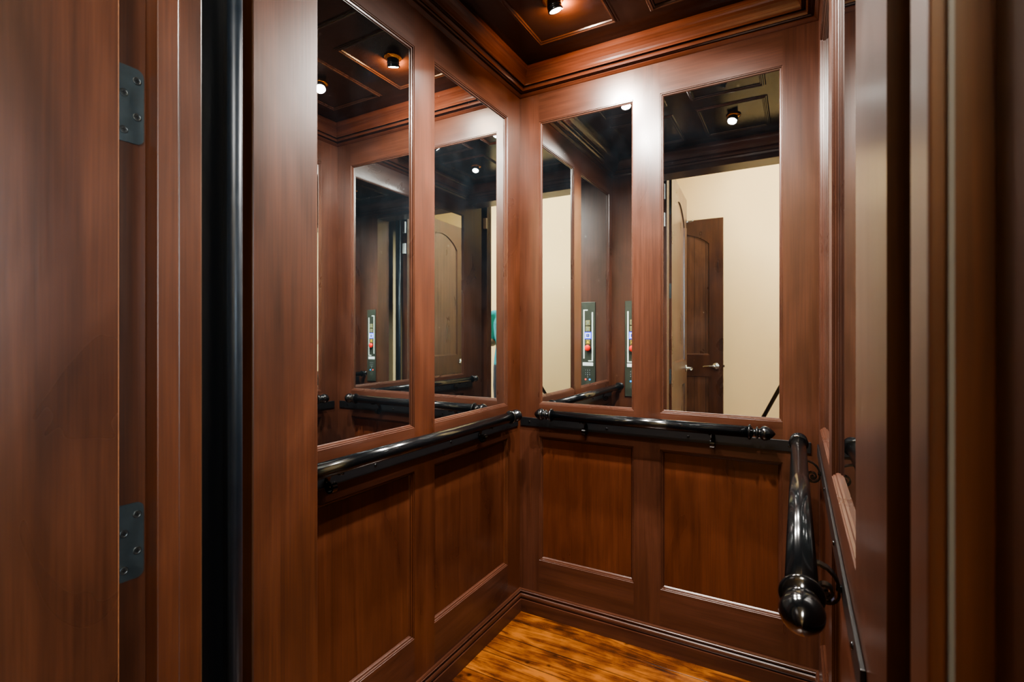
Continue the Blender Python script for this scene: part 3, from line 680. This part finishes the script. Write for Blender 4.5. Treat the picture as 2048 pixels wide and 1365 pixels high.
limb(mb, [(0,-.015,1.43), (0,0,1.53)], (.062, .055))
for s_, arm in ((1, RA), (-1, LA)):
    limb(mb, arm, (.052, .041, .027)); a, b = Vector(arm[1]), Vector(arm[2]); limb(mb, [a, a.lerp(b, .3), b], (.040, .042, .027))
    limb(mb, [(s_*.085,0,.88), (s_*.095,.01,.68), (s_*.1,.01,.48), (s_*.1,-.015,.34), (s_*.102,-.01,.09)], (.088, .075, .055, .055, .038))
hand(mb, RA[2], (-.06, 1, .06), (.15, -.05, 1), (-1, 0, .1)); hand(mb, LA[2], (.0, .16, -1), (-1, 0, .05), (.1, 1, .1))
ball(mb, (0,.005,1.635), .1, 28, (.76,.93,1.05)); ball(mb, (0,.035,1.575), .06, 24, (.92,.95,.85)); ball(mb, (0,.062,1.545), .024)          # skull, jaw, chin
limb(mb, [(0,.094,1.640), (0,.108,1.610), (0,.115,1.594)], (.008,.010,.0125)); ball(mb, (.011,.102,1.590), .008); ball(mb, (-.011,.102,1.590), .008)  # nose
limb(mb, [(-.018,.091,1.566), (0,.098,1.567), (.018,.091,1.566)], (.005,.0075,.005)); limb(mb, [(-.016,.089,1.557), (0,.095,1.556), (.016,.089,1.557)], (.005,.0075,.005))
for s_ in (-1, 1):
    limb(mb, [(s_*.012,.090,1.652), (s_*.032,.087,1.655), (s_*.048,.074,1.650)], (.008,.009,.007))
    ball(mb, (s_*.076,0,1.615), .030, 16, (.35,.65,1.05)); ball(mb, (s_*.045,.066,1.600), .022)
fuse('body', mb, SKIN, pr, .0055, 5)
for s_ in (-1, 1):
    mb = MB(); ball(mb, (s_*.031,.0845,1.634), .0105, 16); e_ = obj('eye', mb, simple('eye_white', srgb(232,230,226), .2), pr)
    mb = MB(); mb.lathe((s_*.031,.0935,1.634), (0,1,0), [(0,.0052),(.0012,.005),(.002,.003)], 16); obj('iris', mb, simple('iris_brown', srgb(52,34,22), .2), e_)
mb = MB(); ball(mb, (0,-.016,1.655), .104, 28, (.80,.93,.98)); ball(mb, (0,-.045,1.60), .078, 24, (.93,.7,1.0)); limb(mb, [(-.05,.058,1.715), (0,.070,1.725), (.05,.058,1.715)], (.022,.024,.022))
fuse('hair', mb, HAIRM, pr, .007, 4)
mb = MB(); loft(mb, [(0,0,.90,.182,.132), (0,0,1.0,.172,.122), (0,0,1.08,.158,.112), (0,.006,1.20,.170,.120), (0,0,1.32,.185,.120), (0,-.008,1.405,.168,.096), (0,-.015,1.455,.085,.070), (0,-.015,1.468,.070,.062)])
for s_, arm in ((1, RA), (-1, LA)):
    a, b = Vector(arm[0]), Vector(arm[1]); limb(mb, [a, a.lerp(b, .5), a.lerp(b, .80)], (.056, .057, .057))
fuse('shirt', mb, TEAL, pr, .008, 6)
mb = MB(); loft(mb, [(0,0,.80,.150,.115), (0,0,.90,.172,.122), (0,0,1.0,.168,.118), (0,0,1.02,.164,.114)])
for s_ in (-1, 1): limb(mb, [(s_*.085,0,.88), (s_*.097,.01,.68), (s_*.1,.01,.48), (s_*.1,-.012,.32), (s_*.102,-.008,.11)], (.100, .088, .072, .068, .060))
fuse('trousers', mb, NAVY, pr, .009, 6)
for s_ in (-1, 1):
    mb = MB(); loft(mb, [(s_*.104,.045,.002,.047,.135), (s_*.104,.045,.03,.050,.138), (s_*.104,.035,.055,.046,.115), (s_*.103,.0,.085,.043,.065), (s_*.103,-.01,.11,.042,.052)])
    obj('shoe', mb, SHOE, pr, bevel=.006)
tag(pr, 'person in teal short sleeved shirt, bent arm glimpsed at the mirror edge', 'person')
tp = empty('tripod', (0, -.055, 0)); AP = .99
TRI = simple('tripod_leg_finish', srgb(58,48,26), .35, .6)
for az in (215, 335, 95):
    dx, dy = math.cos(R(az)), math.sin(R(az)); mb = MB()
    P = lambda t: (dx*(.03 + .57*t), dy*(.03 + .57*t), AP*(1-t) + .008*t)
    mb.tube([P(0), P(.42)], .0135, 14); mb.tube([P(.40), P(.72)], .0115, 14); mb.tube([P(.70), P(1.0)], .0095, 14); lg = obj('leg', mb, TRI, tp)
    for t in (.41, .71):
        a, b = Vector(P(t-.014)), Vector(P(t+.014)); mb = MB(); mb.lathe(a, b-a, [(0,.0155),((b-a).length,.0155)], 14); obj('clamp', mb, BLACKM, lg)
    mb = MB(); ball(mb, P(1.0), .0115, 12); obj('foot', mb, BLACKM, lg)
mb = MB(); mb.lathe((0,0,AP-.03), (0,0,1), [(0,.03),(.04,.042),(.055,.042),(.06,.014),(.10,.014),(.105,.026),(.125,.026),(.127,.034),(.135,.034)], 24); obj('head', mb, BLACKM, tp)
tag(tp, 'dark camera tripod whose leg shows at the lower corner of a mirror', 'tripod')


# ------------------------------------------------------------------ light
def area(name, loc, rot, sx, sy, power, col=(1,1,1), spread=180):
    l = bpy.data.lights.new(name, 'AREA'); l.shape = 'RECTANGLE'; l.size = sx; l.size_y = sy; l.energy = power; l.color = col; l.spread = R(spread)
    o = bpy.data.objects.new(name, l); C.objects.link(o); o.location = loc; o.rotation_euler = rot; return o
area('hall_fill_light', (.2, -.62, HC-.02), (0,0,0), .5, .35, 58, (1.0, .95, .88))  # unseen area light added under the hall ceiling as fill
w = bpy.data.worlds.new('sky'); bpy.context.scene.world = w; w.use_nodes = True
w.node_tree.nodes['Background'].inputs['Color'].default_value = (.75, .88, 1.0, 1); w.node_tree.nodes['Background'].inputs['Strength'].default_value = 13.0
pl = area('window_portal', (HX1+.16, (WY0+WY1)/2, (WZ0+WZ1)/2), (0, PI/2, 0), WZ1-WZ0, WY1-WY0, 1); pl.data.cycles.is_portal = True

# ------------------------------------------------------------------ camera
cam = bpy.data.cameras.new('camera'); co = bpy.data.objects.new('camera', cam); C.objects.link(co)
co.location = (0, 0, H); co.rotation_euler = (PI/2, 0, R(29.4453))
cam.sensor_width = 36; cam.lens = 36 * 1007.67 / 2048; cam.shift_y = -9.71 / 2048; cam.clip_start = .01
cam.dof.use_dof = True; cam.dof.focus_distance = 1.55; cam.dof.aperture_fstop = 6.3
for m_ in bpy.data.materials:
    m_.cycles.emission_sampling = 'NONE'      # the lamps carry the light; lit buttons and lenses only glow
S = bpy.context.scene; S.camera = co
S.cycles.max_bounces = 12; S.cycles.glossy_bounces = 10; S.cycles.diffuse_bounces = 4; S.cycles.use_denoising = True
S.cycles.sample_clamp_indirect = 4; S.cycles.use_light_tree = False; S.cycles.caustics_reflective = False
S.view_settings.view_transform = 'AgX'; S.view_settings.look = 'AgX - Medium High Contrast'; S.view_settings.exposure = 0.72
